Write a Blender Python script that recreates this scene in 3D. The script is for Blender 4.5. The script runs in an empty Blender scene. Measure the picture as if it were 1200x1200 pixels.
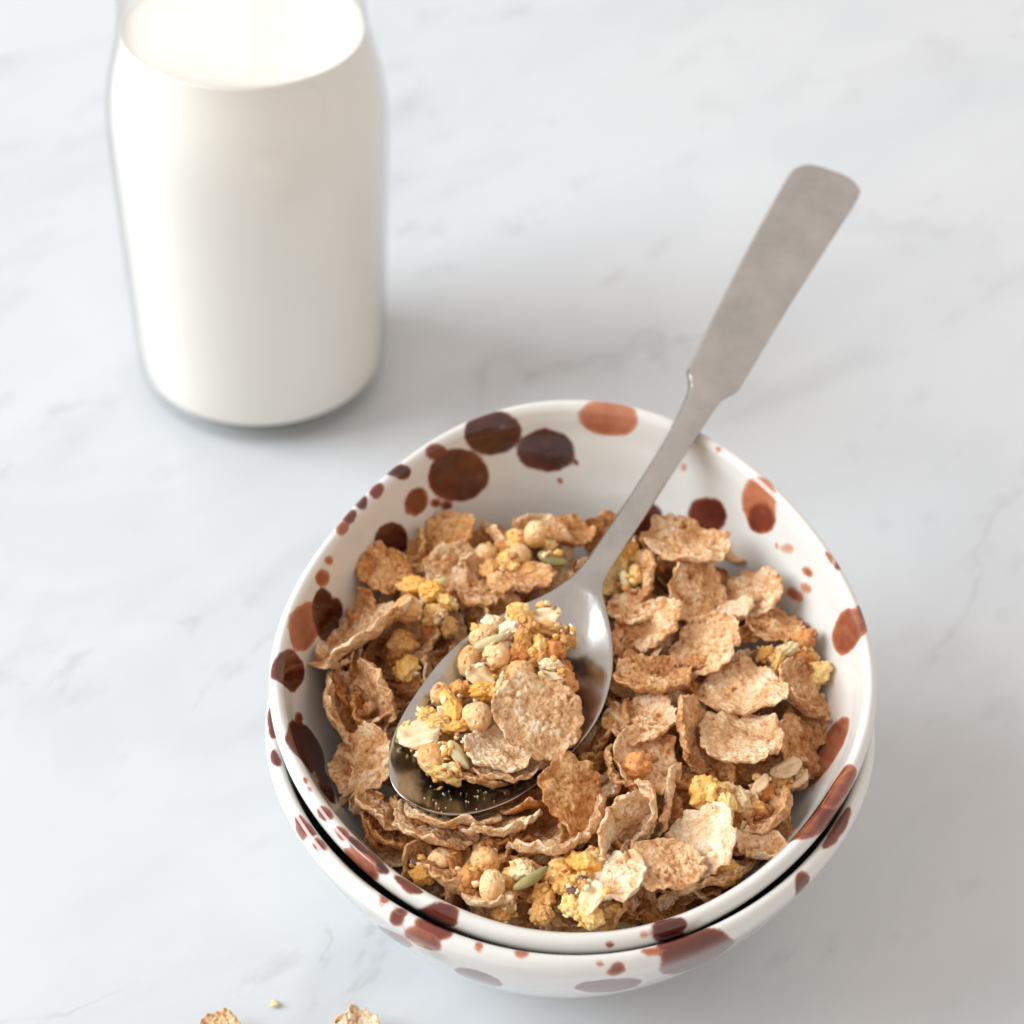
import bpy, math, random
import numpy as np
from mathutils import Vector, Matrix, noise as mn

S = bpy.context.scene
COL = S.collection
mm = 0.001

# ------------------------------------------------------------------ camera
F_PX, PITCH, ROLL = 2300.0, math.radians(42.5), math.radians(3.0)
RIM_Z = 0.076
_fwd = np.array([0, math.cos(PITCH), -math.sin(PITCH)])
_rt = np.array([1.0, 0, 0]); _up = np.cross(_rt, _fwd)
RIGHT = math.cos(ROLL) * _rt + math.sin(ROLL) * _up
UP = -math.sin(ROLL) * _rt + math.cos(ROLL) * _up
FWD = _fwd
CM = np.stack([RIGHT, UP, FWD])
_D = F_PX * 0.150 / 714.0
CAM = np.array([0, 0, RIM_Z]) - (np.array([72 / F_PX, -175 / F_PX, 1.0]) * _D) @ CM
cd = bpy.data.cameras.new('camera'); cam = bpy.data.objects.new('camera', cd); COL.objects.link(cam)
cd.sensor_width = 36; cd.sensor_height = 36; cd.sensor_fit = 'HORIZONTAL'
cd.lens = F_PX / 1200 * 36
cd.clip_start = 0.01; cd.clip_end = 50
R3 = np.stack([RIGHT, UP, -FWD], 1)
cam.matrix_world = Matrix([[*R3[i], CAM[i]] for i in range(3)] + [[0, 0, 0, 1]])
cd.dof.use_dof = True
cd.dof.focus_distance = 0.462
cd.dof.aperture_fstop = 11.0
cd.dof.aperture_blades = 0
S.camera = cam

# ------------------------------------------------------------------ light
w = bpy.data.worlds.new('World'); S.world = w; w.use_nodes = True
bg = w.node_tree.nodes['Background']
bg.inputs[0].default_value = (1.0, 0.90, 0.82, 1); bg.inputs[1].default_value = 0.84

def area(name, loc, target, sx, sy, power, col):
    l = bpy.data.lights.new(name, 'AREA'); l.shape = 'RECTANGLE'; l.size = sx; l.size_y = sy
    l.energy = power; l.color = col
    o = bpy.data.objects.new(name, l); COL.objects.link(o); o.location = loc
    o.rotation_euler = (Vector(target) - Vector(loc)).to_track_quat('-Z', 'Y').to_euler()
    return o
area('window_light', (-2.75, -0.05, 1.75), (0, 0.08, 0.03), 2.2, 2.2, 150, (0.88, 0.955, 1.0))

S.view_settings.view_transform = 'Standard'; S.view_settings.look = 'None'
S.view_settings.exposure = 0.0; S.view_settings.gamma = 1.0
S.render.engine = 'CYCLES'
S.cycles.use_denoising = True
S.cycles.use_adaptive_sampling = True; S.cycles.adaptive_threshold = 0.02
S.cycles.max_bounces = 14; S.cycles.transmission_bounces = 10; S.cycles.transparent_max_bounces = 12
S.cycles.caustics_refractive = True; S.cycles.caustics_reflective = False
S.cycles.blur_glossy = 0.5; S.cycles.sample_clamp_indirect = 8

# ------------------------------------------------------------------ view geometry helpers (pixels of the 1200 px photograph)
def ray(x, y):
    d = np.array([(x - 600) / F_PX, -(y - 600) / F_PX, 1.0]) @ CM
    return d / np.linalg.norm(d)
def proj(P):
    q = (np.asarray(P) - CAM) @ CM.T
    return np.stack([600 + F_PX * q[..., 0] / q[..., 2], 600 - F_PX * q[..., 1] / q[..., 2]], -1)
def plane_hit(x, y, P0, n):
    d = ray(x, y); return CAM + d * (np.dot(np.asarray(P0) - CAM, n) / np.dot(d, n))

def catmull(pts, per):
    pts = [np.array(p, float) for p in pts]; out = []
    P = [2 * pts[0] - pts[1]] + pts + [2 * pts[-1] - pts[-2]]
    for i in range(1, len(P) - 2):
        p0, p1, p2, p3 = P[i - 1:i + 3]
        n = per[i - 1] if isinstance(per, (list, tuple)) else per
        for k in range(n):
            t = k / n
            out.append(0.5 * (2 * p1 + (p2 - p0) * t + (2 * p0 - 5 * p1 + 4 * p2 - p3) * t * t + (3 * p1 - p0 - 3 * p2 + p3) * t ** 3))
    out.append(pts[-1])
    return np.array(out)

# ------------------------------------------------------------------ object helpers
def tag(o, label=None, cat=None, group=None, kind=None):
    if label: o['label'] = label
    if cat: o['category'] = cat
    if group: o['group'] = group
    if kind: o['kind'] = kind
    return o
def mesh(name, verts, faces, mat, smooth=True):
    m = bpy.data.meshes.new(name)
    m.from_pydata([tuple(v) for v in verts], [], faces); m.update()
    if smooth: m.polygons.foreach_set('use_smooth', [True] * len(m.polygons))
    if mat: m.materials.append(mat)
    return m
def obj(name, me, parent=None):
    o = bpy.data.objects.new(name, me); COL.objects.link(o)
    if parent: o.parent = parent
    return o
def empty(name, loc):
    o = bpy.data.objects.new(name, None); COL.objects.link(o); o.location = loc; o.empty_display_size = 0.005
    return o

# ------------------------------------------------------------------ materials
class NT:
    def __init__(s, name):
        s.m = bpy.data.materials.new(name); s.m.use_nodes = True
        s.t = s.m.node_tree; s.n = s.t.nodes; s.b = s.n['Principled BSDF']
    def add(s, kind, **kw):
        n = s.n.new('ShaderNode' + kind)
        for k, v in kw.items():
            if k.startswith('i_'): n.inputs[k[2:].replace('_', ' ')].default_value = v
            else: setattr(n, k, v)
        return n
    def l(s, a, b): s.t.links.new(a, b)
    def math(s, op, a, b=None, clamp=False):
        n = s.n.new('ShaderNodeMath'); n.operation = op; n.use_clamp = clamp
        for i, v in enumerate((a, b)):
            if v is None: continue
            if isinstance(v, (int, float)): n.inputs[i].default_value = v
            else: s.l(v, n.inputs[i])
        return n.outputs[0]
    def maprange(s, v, a, b, c=0.0, d=1.0, smooth=False):
        n = s.n.new('ShaderNodeMapRange'); n.clamp = True
        if smooth: n.interpolation_type = 'SMOOTHSTEP'
        s.l(v, n.inputs[0])
        for i, x in enumerate((a, b, c, d)): n.inputs[i + 1].default_value = x
        return n.outputs[0]
    def mix(s, fac, a, b):
        n = s.n.new('ShaderNodeMix'); n.data_type = 'RGBA'
        for sock, v in ((n.inputs[0], fac), (n.inputs[6], a), (n.inputs[7], b)):
            if isinstance(v, (int, float)): sock.default_value = v
            elif isinstance(v, tuple): sock.default_value = (*v, 1)
            else: s.l(v, sock)
        return n.outputs[2]
    def coord(s):
        return s.add('TexCoord').outputs['Object']
    def noise(s, vec, scale, detail=3.0, rough=0.55, dist=0.0):
        n = s.add('TexNoise'); s.l(vec, n.inputs['Vector'])
        n.inputs['Scale'].default_value = scale; n.inputs['Detail'].default_value = detail
        n.inputs['Roughness'].default_value = rough; n.inputs['Distortion'].default_value = dist
        return n.outputs['Fac']
    def bump(s, h, dist, strength=1.0, prev=None):
        n = s.add('Bump'); n.inputs['Strength'].default_value = strength; n.inputs['Distance'].default_value = dist
        s.l(h, n.inputs['Height'])
        if prev: s.l(prev, n.inputs['Normal'])
        return n.outputs[0]
    def set(s, **kw):
        for k, v in kw.items():
            k = k.replace('_', ' ')
            if isinstance(v, (int, float)): s.b.inputs[k].default_value = v
            elif isinstance(v, tuple): s.b.inputs[k].default_value = v if len(v) == 4 or k == 'Subsurface Radius' else (*v, 1)
            else: s.l(v, s.b.inputs[k])
        return s.m

def mat_marble():
    t = NT('white marble'); c = t.coord()
    mp = t.add('Mapping'); mp.vector_type = 'TEXTURE'; t.l(c, mp.inputs['Vector']); mp.inputs['Rotation'].default_value = (0, 0, math.radians(50)); mp.inputs['Scale'].default_value = (2.0, 1, 1)
    v = mp.outputs[0]
    cloud = t.maprange(t.noise(v, 16, 5, .6, .5), .38, .66, 0, 1, True)
    n1 = t.noise(v, 8, 6, .52, .25)
    ridge = t.math('ABSOLUTE', t.math('SUBTRACT', n1, 0.5))
    gate = t.maprange(t.noise(v, 21, 3, .5, .3), .46, .66, 0, 1, True)
    vein = t.math('MULTIPLY', t.maprange(ridge, 0.0, 0.05, 1, 0, True), gate)
    line = t.math('MULTIPLY', t.maprange(ridge, 0.0, 0.007, 1, 0, True), t.maprange(t.noise(v, 34, 3, .6), .48, .62, 0, 1, True))
    n2 = t.noise(v, 60, 5, .55, .2)
    smudge = t.maprange(n2, .57, .74, 0, 1, True)
    smudge = t.math('MULTIPLY', smudge, t.maprange(t.noise(v, 14, 2), .42, .62, .15, 1))
    col = t.mix(cloud, (.60, .625, .652), (.56, .587, .618))
    col = t.mix(t.math('MULTIPLY', vein, .22), col, (.34, .35, .375))
    col = t.mix(t.math('MULTIPLY', smudge, .48), col, (.36, .375, .40))
    col = t.mix(t.math('MULTIPLY', line, .24), col, (.22, .23, .25))
    grain = t.noise(c, 700, 3, .7)
    col = t.mix(t.maprange(grain, .35, .7, 0, .12), col, (.55, .57, .60))
    r = t.maprange(t.noise(c, 60, 4), .3, .7, .28, .42)
    b = t.bump(grain, 0.00002, .5)
    return t.set(Base_Color=col, Roughness=r, Normal=b, Specular_IOR_Level=.4)

def mat_glaze(name='spattered white glaze'):
    t = NT(name); c = t.coord()
    def layer(sd, tone):
        a = t.add('Attribute'); a.attribute_name = sd
        b = t.add('Attribute'); b.attribute_name = tone
        wob = t.math('MULTIPLY', t.math('SUBTRACT', t.noise(c, 190, 4, .6), .5), 2.2)
        s = t.math('ADD', a.outputs['Fac'], wob)
        mask = t.maprange(s, .42, -.45, 0, 1, True)
        mott = t.noise(c, 420, 4, .6)
        tn = t.math('ADD', b.outputs['Fac'], t.math('MULTIPLY', t.math('SUBTRACT', mott, .5), .2))
        tn = t.math('ADD', tn, t.math('MULTIPLY', t.math('SUBTRACT', t.noise(c, 110, 2), .5), .45))
        pool = t.maprange(s, -1.3, .1, -.04, .20)
        tn = t.math('ADD', tn, pool)
        r = t.add('ValToRGB'); e = r.color_ramp.elements
        e[0].position = 0; e[0].color = (.040, .0062, .0045, 1)
        e[1].position = 1; e[1].color = (.62, .38, .28, 1)
        x = e.new(.35); x.color = (.165, .032, .018, 1)
        x = e.new(.65); x.color = (.44, .155, .078, 1)
        t.l(tn, r.inputs[0])
        return mask, r.outputs[0], s
    base = t.mix(t.noise(c, 45, 3), (.70, .69, .66), (.65, .64, .615))
    m1, c1, s1 = layer('glaze_a', 'tone_a'); m2, c2, s2 = layer('glaze_b', 'tone_b')
    # tiny iron specks fired into the white
    vo = t.add('TexVoronoi'); t.l(c, vo.inputs['Vector']); vo.inputs['Scale'].default_value = 120
    sp = t.maprange(vo.outputs['Distance'], .045, .075, 1, 0)
    spg = t.maprange(t.noise(c, 70, 1), .60, .64, 0, .7)
    base = t.mix(t.math('MULTIPLY', sp, spg), base, (.30, .14, .08))
    col = t.mix(m1, base, c1); col = t.mix(m2, col, c2)
    h = t.math('ADD', t.math('MULTIPLY', t.math('MAXIMUM', m1, m2), .6), t.math('MULTIPLY', t.noise(c, 55, 3), 3.0))
    b = t.bump(h, 0.00022, .55)
    rough = t.maprange(t.noise(c, 130, 4), .3, .7, .10, .2)
    return t.set(Base_Color=col, Roughness=rough, Normal=b, Coat_Weight=.6, Coat_Roughness=.04)

def mat_flake(name, c_lo, c_mid, c_hi):
    t = NT(name); c = t.coord()
    oi = t.add('ObjectInfo')
    off = t.add('VectorMath'); off.operation = 'ADD'
    sc = t.add('VectorMath'); sc.operation = 'SCALE'; t.l(oi.outputs['Random'], sc.inputs['Scale']); sc.inputs[0].default_value = (3.1, 1.7, 2.3)
    t.l(c, off.inputs[0]); t.l(sc.outputs[0], off.inputs[1]); v = off.outputs[0]
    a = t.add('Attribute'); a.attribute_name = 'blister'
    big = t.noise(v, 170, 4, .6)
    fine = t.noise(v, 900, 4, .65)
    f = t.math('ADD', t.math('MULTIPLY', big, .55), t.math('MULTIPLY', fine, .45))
    f = t.math('ADD', f, t.math('MULTIPLY', a.outputs['Fac'], .26))  # floury tops, toasted hollows; crevices darkened further, relief shading put into the colour
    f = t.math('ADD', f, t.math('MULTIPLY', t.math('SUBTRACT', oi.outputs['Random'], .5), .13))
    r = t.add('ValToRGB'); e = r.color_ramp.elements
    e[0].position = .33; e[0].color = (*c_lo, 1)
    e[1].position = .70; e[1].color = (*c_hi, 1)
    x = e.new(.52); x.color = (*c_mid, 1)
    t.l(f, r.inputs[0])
    vo = t.add('TexVoronoi'); t.l(v, vo.inputs['Vector']); vo.inputs['Scale'].default_value = 620
    spk = t.math('MULTIPLY', t.maprange(vo.outputs['Distance'], .12, .22, 1, 0), t.maprange(t.noise(v, 330, 2), .52, .62, 0, .55))
    col = t.mix(spk, r.outputs[0], (.20, .075, .03))
    flour = t.maprange(t.noise(v, 1500, 2), .60, .72, 0, .5)
    col = t.mix(flour, col, (.80, .62, .47))
    vb = t.add('TexVoronoi'); vb.feature = 'SMOOTH_F1'; t.l(v, vb.inputs['Vector']); vb.inputs['Scale'].default_value = 950
    h = t.math('SUBTRACT', t.math('MULTIPLY', fine, 1.0), t.math('MULTIPLY', vb.outputs['Distance'], .8))
    b = t.bump(h, 0.0009, 1.0)
    b = t.bump(t.noise(v, 3200, 2), 0.0001, .7, b)
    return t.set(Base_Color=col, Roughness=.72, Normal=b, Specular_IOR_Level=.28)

def mat_grain(name, lo, hi, scale=500, bumpd=.0003, rough=.55, spec=.35, sss=.15, pit=True):
    t = NT(name); c = t.coord(); oi = t.add('ObjectInfo')
    off = t.add('VectorMath'); off.operation = 'ADD'; t.l(c, off.inputs[0]); t.l(oi.outputs['Random'], off.inputs[1]); v = off.outputs[0]
    f = t.math('ADD', t.noise(v, scale * .5, 4, .6), t.math('MULTIPLY', t.math('SUBTRACT', oi.outputs['Random'], .5), .3))
    col = t.mix(t.maprange(f, .3, .7, 0, 1), lo, hi)
    fine = t.noise(v, scale * 3, 4, .65)
    col = t.mix(t.maprange(fine, .55, .75, 0, .45), col, (lo[0] * .75, lo[1] * .6, lo[2] * .5))
    h = fine
    if pit:
        vo = t.add('TexVoronoi'); t.l(v, vo.inputs['Vector']); vo.inputs['Scale'].default_value = scale * 1.6
        h = t.math('ADD', fine, t.maprange(vo.outputs['Distance'], .05, .3, -.8, 0))
    b = t.bump(h, bumpd, .9)
    return t.set(Base_Color=col, Roughness=rough, Normal=b, Specular_IOR_Level=spec)

def mat_steel():
    t = NT('satin stainless steel'); c = t.coord()
    mp = t.add('Mapping'); t.l(c, mp.inputs['Vector']); mp.inputs['Rotation'].default_value = (0, 0, math.radians(29.5)); mp.inputs['Scale'].default_value = (3000, 90, 300)
    br = t.noise(mp.outputs[0], 1.0, 3)
    sm = t.noise(c, 90, 4, .6)
    r = t.math('ADD', t.maprange(br, .3, .7, .13, .22), t.maprange(sm, .35, .7, 0, .07))
    col = t.mix(t.maprange(sm, .32, .68, 0, 1), (.55, .535, .515), (.44, .43, .42))
    b = t.bump(t.noise(c, 60, 2), .0006, .5, t.bump(br, .000012, .6))
    return t.set(Base_Color=col, Metallic=1.0, Roughness=r, Normal=b)

def mat_glass():
    t = NT('clear bottle glass')
    tr = t.add('BsdfTransparent'); tr.inputs[0].default_value = (.988, .99, .987, 1)
    gl = t.add('BsdfGlossy'); gl.inputs['Roughness'].default_value = .02
    ge = t.add('NewGeometry'); dp = t.add('VectorMath'); dp.operation = 'DOT_PRODUCT'
    t.l(ge.outputs['Normal'], dp.inputs[0]); t.l(ge.outputs['Incoming'], dp.inputs[1])
    cosv = t.math('ABSOLUTE', dp.outputs['Value'])
    sch = t.math('POWER', t.math('SUBTRACT', 1.0, cosv, True), 5.0)
    fr = t.math('ADD', .04, t.math('MULTIPLY', sch, .96))
    mx = t.add('MixShader'); t.l(fr, mx.inputs[0]); t.l(tr.outputs[0], mx.inputs[1]); t.l(gl.outputs[0], mx.inputs[2])
    t.l(mx.outputs[0], t.n['Material Output'].inputs['Surface'])
    return t.m
def mat_milk():
    t = NT('milk')
    return t.set(Base_Color=(.93, .895, .835), Roughness=.28, Specular_IOR_Level=.4)

MARBLE = mat_marble(); GLAZE = mat_glaze(); STEEL = mat_steel(); GLASS = mat_glass(); MILK = mat_milk()
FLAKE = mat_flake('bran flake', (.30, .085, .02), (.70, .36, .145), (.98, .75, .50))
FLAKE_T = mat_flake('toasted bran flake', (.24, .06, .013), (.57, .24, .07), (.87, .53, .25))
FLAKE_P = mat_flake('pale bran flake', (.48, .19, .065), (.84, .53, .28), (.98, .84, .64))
PUFF = mat_grain('cereal puff', (.78, .40, .14), (.96, .69, .37), 420, .0006, .42, .5)
CORN = mat_grain('yellow corn', (.90, .46, .085), (.98, .72, .31), 380, .0005, .42, .5)
AMBER = mat_grain('amber nugget', (.70, .32, .08), (.90, .56, .22), 420, .0005, .5, .4)
ORANGE = mat_grain('orange nugget', (.60, .19, .045), (.80, .38, .13), 420, .0006, .5, .4)
CREAM = mat_grain('cream oat', (.80, .62, .36), (.90, .80, .58), 300, .0002, .6, .3, .2, False)
GREEN = mat_grain('pumpkin seed', (.20, .17, .05), (.36, .30, .12), 260, .00008, .42, .45, .1, False)
PALESEED = mat_grain('pale hulled seed', (.55, .47, .24), (.70, .62, .38), 260, .00008, .45, .4, .1, False)
FLAX = mat_grain('flax seed', (.11, .055, .045), (.22, .12, .10), 400, .00005, .3, .5, .05, False)
ALMOND = mat_grain('almond slice', (.74, .50, .28), (.86, .66, .42), 300, .00008, .5, .4, .2, False)

# ------------------------------------------------------------------ tabletop
def build_table():
    x0, x1, y0, y1, h = -.75, .75, -.55, 1.0, .03
    v = [(x0, y0, -h), (x1, y0, -h), (x1, y1, -h), (x0, y1, -h), (x0, y0, 0), (x1, y0, 0), (x1, y1, 0), (x0, y1, 0)]
    f = [(0, 3, 2, 1), (4, 5, 6, 7), (0, 1, 5, 4), (1, 2, 6, 5), (2, 3, 7, 6), (3, 0, 4, 7)]
    o = obj('marble_tabletop', mesh('marble_tabletop', v, f, MARBLE, False))
    bv = o.modifiers.new('b', 'BEVEL'); bv.width = .003; bv.segments = 3
    tag(o, 'white marble tabletop with soft grey veins', 'tabletop', kind='structure')
build_table()

# ------------------------------------------------------------------ bowls
BOWL_PROFILE = [(0.01, 6), (20, 6.3), (34, 8.6), (46, 14.8), (56, 24.5), (64, 38), (68.8, 49), (70.7, 54.8), (71.7, 57.4), (73.1, 58.3), (74.5, 57.3), (75, 54.8),
                (73.4, 50), (68.6, 39), (61.2, 27), (52, 16), (42.5, 8), (36.5, 4.5), (34.5, 1.4), (33, 0), (30.5, .2), (28.5, 2), (0.01, 2.2)]
PER = [6, 8, 12, 16, 18, 16, 11, 7, 6, 6, 6, 7, 12, 15, 14, 10, 6, 4, 4, 4, 3, 6]
PROF = catmull(BOWL_PROFILE, PER) * mm
NS = len(PROF); NTH = 560
ARC = np.concatenate([[0], np.cumsum(np.hypot(*np.diff(PROF, axis=0).T))])
LIP = int(np.argmax(PROF[:, 1]))
TH = np.linspace(0, 2 * math.pi, NTH, endpoint=False)

def fourier_fit(th, r, order):
    A = np.stack([np.ones_like(th)] + [f(k * th) for k in range(1, order + 1) for f in (np.cos, np.sin)], 1)
    c = np.linalg.lstsq(A, r, rcond=None)[0]
    return lambda t: np.stack([np.ones_like(t)] + [f(k * t) for k in range(1, order + 1) for f in (np.cos, np.sin)], 1) @ c

TILT = math.radians(7.5)
RT = np.array([[1, 0, 0], [0, math.cos(TILT), -math.sin(TILT)], [0, math.sin(TILT), math.cos(TILT)]])
C_UP = np.array([0, 0.003, RIM_Z])           # rim centre of the upper bowl
RIM_PX = [(690, 470), (780, 485), (880, 550), (960, 630), (1010, 710), (1030, 800), (1020, 855), (980, 950), (900, 1035), (800, 1093), (680, 1112),
          (550, 1088), (450, 1036), (380, 970), (330, 880), (315, 790), (340, 700), (400, 610), (480, 530), (590, 485)]
_n = RT @ np.array([0, 0, 1.0])
_L = np.array([(plane_hit(*q, C_UP - .002 * _n, _n) - C_UP) @ RT for q in RIM_PX])
_rf = fourier_fit(np.arctan2(_L[:, 1], _L[:, 0]), np.hypot(_L[:, 0], _L[:, 1]), 4)
K_UP = _rf(TH) / .075

def bowl_points(K, scale, Rm, C, local=False, zs=1.0):
    wgt = np.clip(PROF[:, 0] / .072, 0, 1) ** 1.6
    k = 1 + (K[None, :] - 1) * wgt[:, None]
    rho = PROF[:, 0][:, None] * k * scale
    G = np.stack([rho * np.cos(TH), rho * np.sin(TH), np.broadcast_to((PROF[:, 1] - .0583)[:, None] * zs, rho.shape)], -1)
    if local: return G
    return G @ Rm.T + C

UPG = bowl_points(K_UP, 1.0, RT, C_UP)
C_LOW = np.array([-0.0003, -0.0024, .0583 * 1.125])
K_LOW = 1 + (K_UP - 1) * .8 + .006 * np.cos(3 * TH + .6)
LOG = bowl_points(K_LOW, 1.007, np.eye(3), C_LOW, zs=1.125)

def splash_fields(W, spots, regions):
    """Lay each round splash of glaze on the bowl's own surface (angle, arc) and return two distance fields."""
    P = proj(W); dep = ((W - CAM) @ FWD)
    rho = PROF[:, 0]
    out = []
    for lay in (0, 1):
        sd = np.full((NS, NTH), 9.0); tone = np.zeros((NS, NTH))
        for sp in spots:
            px, py, a, b, ang, tn, reg = sp[:7]
            if (sp[7] if len(sp) > 7 else 0) != lay: continue
            i0, i1 = regions[reg]
            d = np.hypot(P[i0:i1, :, 0] - px, P[i0:i1, :, 1] - py)
            cand = np.argwhere(d < d.min() + 2.0)
            ii = min(cand, key=lambda q: dep[i0 + q[0], q[1]]); i, j = ii[0] + i0, ii[1]
            # jacobian of surface (mm along theta, mm along arc) -> pixels
            jl, jr = (j - 1) % NTH, (j + 1) % NTH
            il, ir = max(i - 1, 0), min(i + 1, NS - 1)
            dth = np.linalg.norm(W[i, jr] - W[i, jl]) * 1e3
            ds = np.linalg.norm(W[ir, j] - W[il, j]) * 1e3
            J = np.stack([(P[i, jr] - P[i, jl]) / dth, (P[ir, j] - P[il, j]) / ds], 1)
            if abs(np.linalg.det(J)) < 2.0:
                J = np.array([[J[0, 0], J[0, 1]], [J[1, 0], J[1, 1]]]) + np.eye(2) * 1e-3
            ca, sa = math.cos(math.radians(ang)), math.sin(math.radians(ang))
            U = np.linalg.lstsq(J, np.array([[ca * a, -sa * b], [sa * a, ca * b]]), rcond=.12)[0]   # mm semi-axes on the surface
            # limit how far a splash may stretch where the surface turns away
            for c_ in (0, 1):
                L = np.linalg.norm(U[:, c_]); U[:, c_] *= min(1, 13.0 / max(L, 1e-6)); 
                if L < .8: U[:, c_] = U[:, c_] / max(L, 1e-6) * .8
            if abs(np.linalg.det(U)) < .3: U = U + np.eye(2) * .8
            Ui = np.linalg.inv(U)
            dthm = ((TH - TH[j] + math.pi) % (2 * math.pi) - math.pi)
            rr = np.maximum(rho, .004)[:, None] * 1e3
            X = dthm[None, :] * rr; Y = ((ARC - ARC[i]) * 1e3)[:, None] + 0 * X
            u = Ui[0, 0] * X + Ui[0, 1] * Y; v = Ui[1, 0] * X + Ui[1, 1] * Y
            q = np.hypot(u, v)
            gu = (Ui[0, 0] * u + Ui[1, 0] * v); gv = (Ui[0, 1] * u + Ui[1, 1] * v)
            g = np.maximum(np.hypot(gu, gv) / np.maximum(q, 1e-6), 1e-4)
            dist = np.clip((q - 1) / g, -12, 12)
            m = dist < sd
            sd[m] = dist[m]; tone[m] = tn
        out += [sd, tone]
    return out

def build_bowl(name, W, C, spots, label, regions):
    V = (W - C).reshape(-1, 3)
    faces = []
    for i in range(NS - 1):
        a = i * NTH
        for j in range(NTH):
            k = (j + 1) % NTH
            faces.append((a + j, a + k, a + NTH + k, a + NTH + j))
    me = mesh(name, V, faces, GLAZE)
    for nm, arr in zip(('glaze_a', 'tone_a', 'glaze_b', 'tone_b'), splash_fields(W, spots, regions)):
        at = me.attributes.new(nm, 'FLOAT', 'POINT'); at.data.foreach_set('value', arr.astype(np.float32).ravel())
    o = obj(name, me); o.location = C
    tag(o, label, 'bowl', 'stacked spattered ceramic bowls')
    return o
REG = {'in': (8, LIP + 3), 'lip': (LIP - 15, LIP + 18), 'out': (LIP, NS - 20)}
SPOTS_UP = [
    (578, 509, 30, 25, -10, .10, 'in'), (538, 556, 33, 31, 0, .16, 'in'), (514, 531, 12, 10, 0, .30, 'in'), (641, 530, 30, 24, 5, .08, 'in'),
    (711, 491, 31, 21, 5, .66, 'in'), (489, 589, 13, 17, 20, .36, 'in'), (471, 551, 15, 10, 20, .12, 'in'), (441, 574, 9, 11, 0, .34, 'in'), (423, 585, 9, 9, 0, .14, 'in'),
    (406, 600, 10, 8, -30, .22, 'in'), (405, 619, 8, 10, 20, .5, 'in'), (512, 592, 6, 5, 0, .4, 'in'), (525, 592, 7, 6, 0, .3, 'in'), (563, 560, 3, 3, 0, .5, 'in'),
    (460, 632, 20, 21, 0, .08, 'in'), (517, 615, 16, 10, 0, .10, 'in'), (388, 658, 5, 5, 0, .6, 'in'), (380, 676, 9, 11, 15, .5, 'in'),
    (358, 735, 17, 30, 15, .52, 'in'), (383, 722, 15, 34, -8, .03, 'in', 1), (396, 716, 9, 15, 0, .05, 'in', 1), (342, 787, 14, 25, -5, .16, 'in'), (352, 843, 5, 9, 0, .4, 'in'),
    (361, 878, 17, 38, -28, .10, 'in'), (382, 918, 7, 26, -26, .10, 'in'), (382, 950, 11, 8, 35, .34, 'in'), (397, 978, 11, 7, 40, .36, 'in'), (357, 912, 4, 4, 0, .5, 'in'), (362, 923, 3, 3, 0, .5, 'in'),
    (432, 1000, 32, 10, 42, .12, 'in'), (420, 1014, 26, 8, 42, .42, 'lip', 1), (478, 1035, 20, 7, 30, .25, 'in'),
    (641 + 35, 542, 3, 3, 0, .5, 'in'), (657, 563, 3, 3, 0, .6, 'in'), (757, 611, 20, 21, 0, .10, 'in'), (829, 605, 21, 22, 0, .22, 'in'), (888, 592, 19, 31, -6, .62, 'in'),
    (890, 606, 16, 19, 0, .36, 'in', 1), (921, 643, 9, 6, 5, .86, 'in'), (908, 641, 3, 3, 0, .8, 'in'), (973, 653, 6, 9, -20, .6, 'in'), (944, 670, 8, 6, 40, .62, 'in'), (942, 687, 8, 6, 40, .76, 'in'),
    (932, 697, 11, 7, 35, .66, 'in'), (940, 735, 12, 7, 30, .72, 'in'), (992, 741, 16, 29, 12, .5, 'in'), (1020, 716, 5, 12, -20, .42, 'lip'), (800, 548, 4, 6, 20, .85, 'in'), (839, 529, 3, 3, 0, .7, 'in'),
    (966, 882, 52, 13, -57, .52, 'in'), (966, 940, 62, 17, -47, .42, 'in'), (984, 922, 30, 16, -47, .46, 'lip', 1), (786, 1084, 20, 14, 0, .16, 'lip'), (786, 1100, 18, 10, 0, .12, 'out'),
    (512, 1078, 24, 9, 18, .22, 'lip'), (714, 1109, 4, 3, 0, .4, 'lip'), (758, 1098, 4, 3, 0, .8, 'lip'), (990, 650, 3, 6, -30, .4, 'lip'),
]
SPOTS_LOW = [
    (317, 845, 6, 20, -5, .2, 'lip'), (325, 886, 7, 11, -20, .2, 'lip'), (358, 966, 16, 9, 40, .3, 'lip'), (373, 988, 10, 8, 40, .35, 'lip'), (350, 975, 6, 12, -20, .3, 'out'),
    (463, 1074, 9, 14, 30, .35, 'lip'), (506, 1086, 22, 12, 20, .34, 'lip'), (493, 1104, 22, 10, 25, .45, 'out'), (390, 1048, 24, 5, 42, .3, 'out'), (462, 1100, 22, 4, 30, .3, 'out'),
    (561, 1147, 28, 6, 18, .3, 'out'), (713, 1158, 38, 7, -5, .3, 'out'), (723, 1140, 11, 6, -25, .45, 'out'), (786, 1108, 17, 16, 0, .3, 'lip'), (820, 1124, 46, 15, -22, .28, 'out'),
    (885, 1101, 18, 7, -40, .3, 'out'), (942, 1040, 6, 15, 22, .3, 'out'), (980, 970, 30, 9, -58, .3, 'lip'), (968, 985, 16, 8, -50, .34, 'out'), (564, 1107, 5, 7, 0, .6, 'out'),
    (610, 1112, 9, 4, 0, .5, 'lip'), (770, 1113, 18, 6, 0, .5, 'lip'), (702, 1131, 4, 3, 0, .8, 'out'), (460, 1030, 6, 5, 0, .5, 'lip'),
]
build_bowl('spattered_bowl', UPG, C_UP, SPOTS_UP, 'white ceramic bowl with brown glaze spots, upper of the two, full of cereal', REG)
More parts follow.
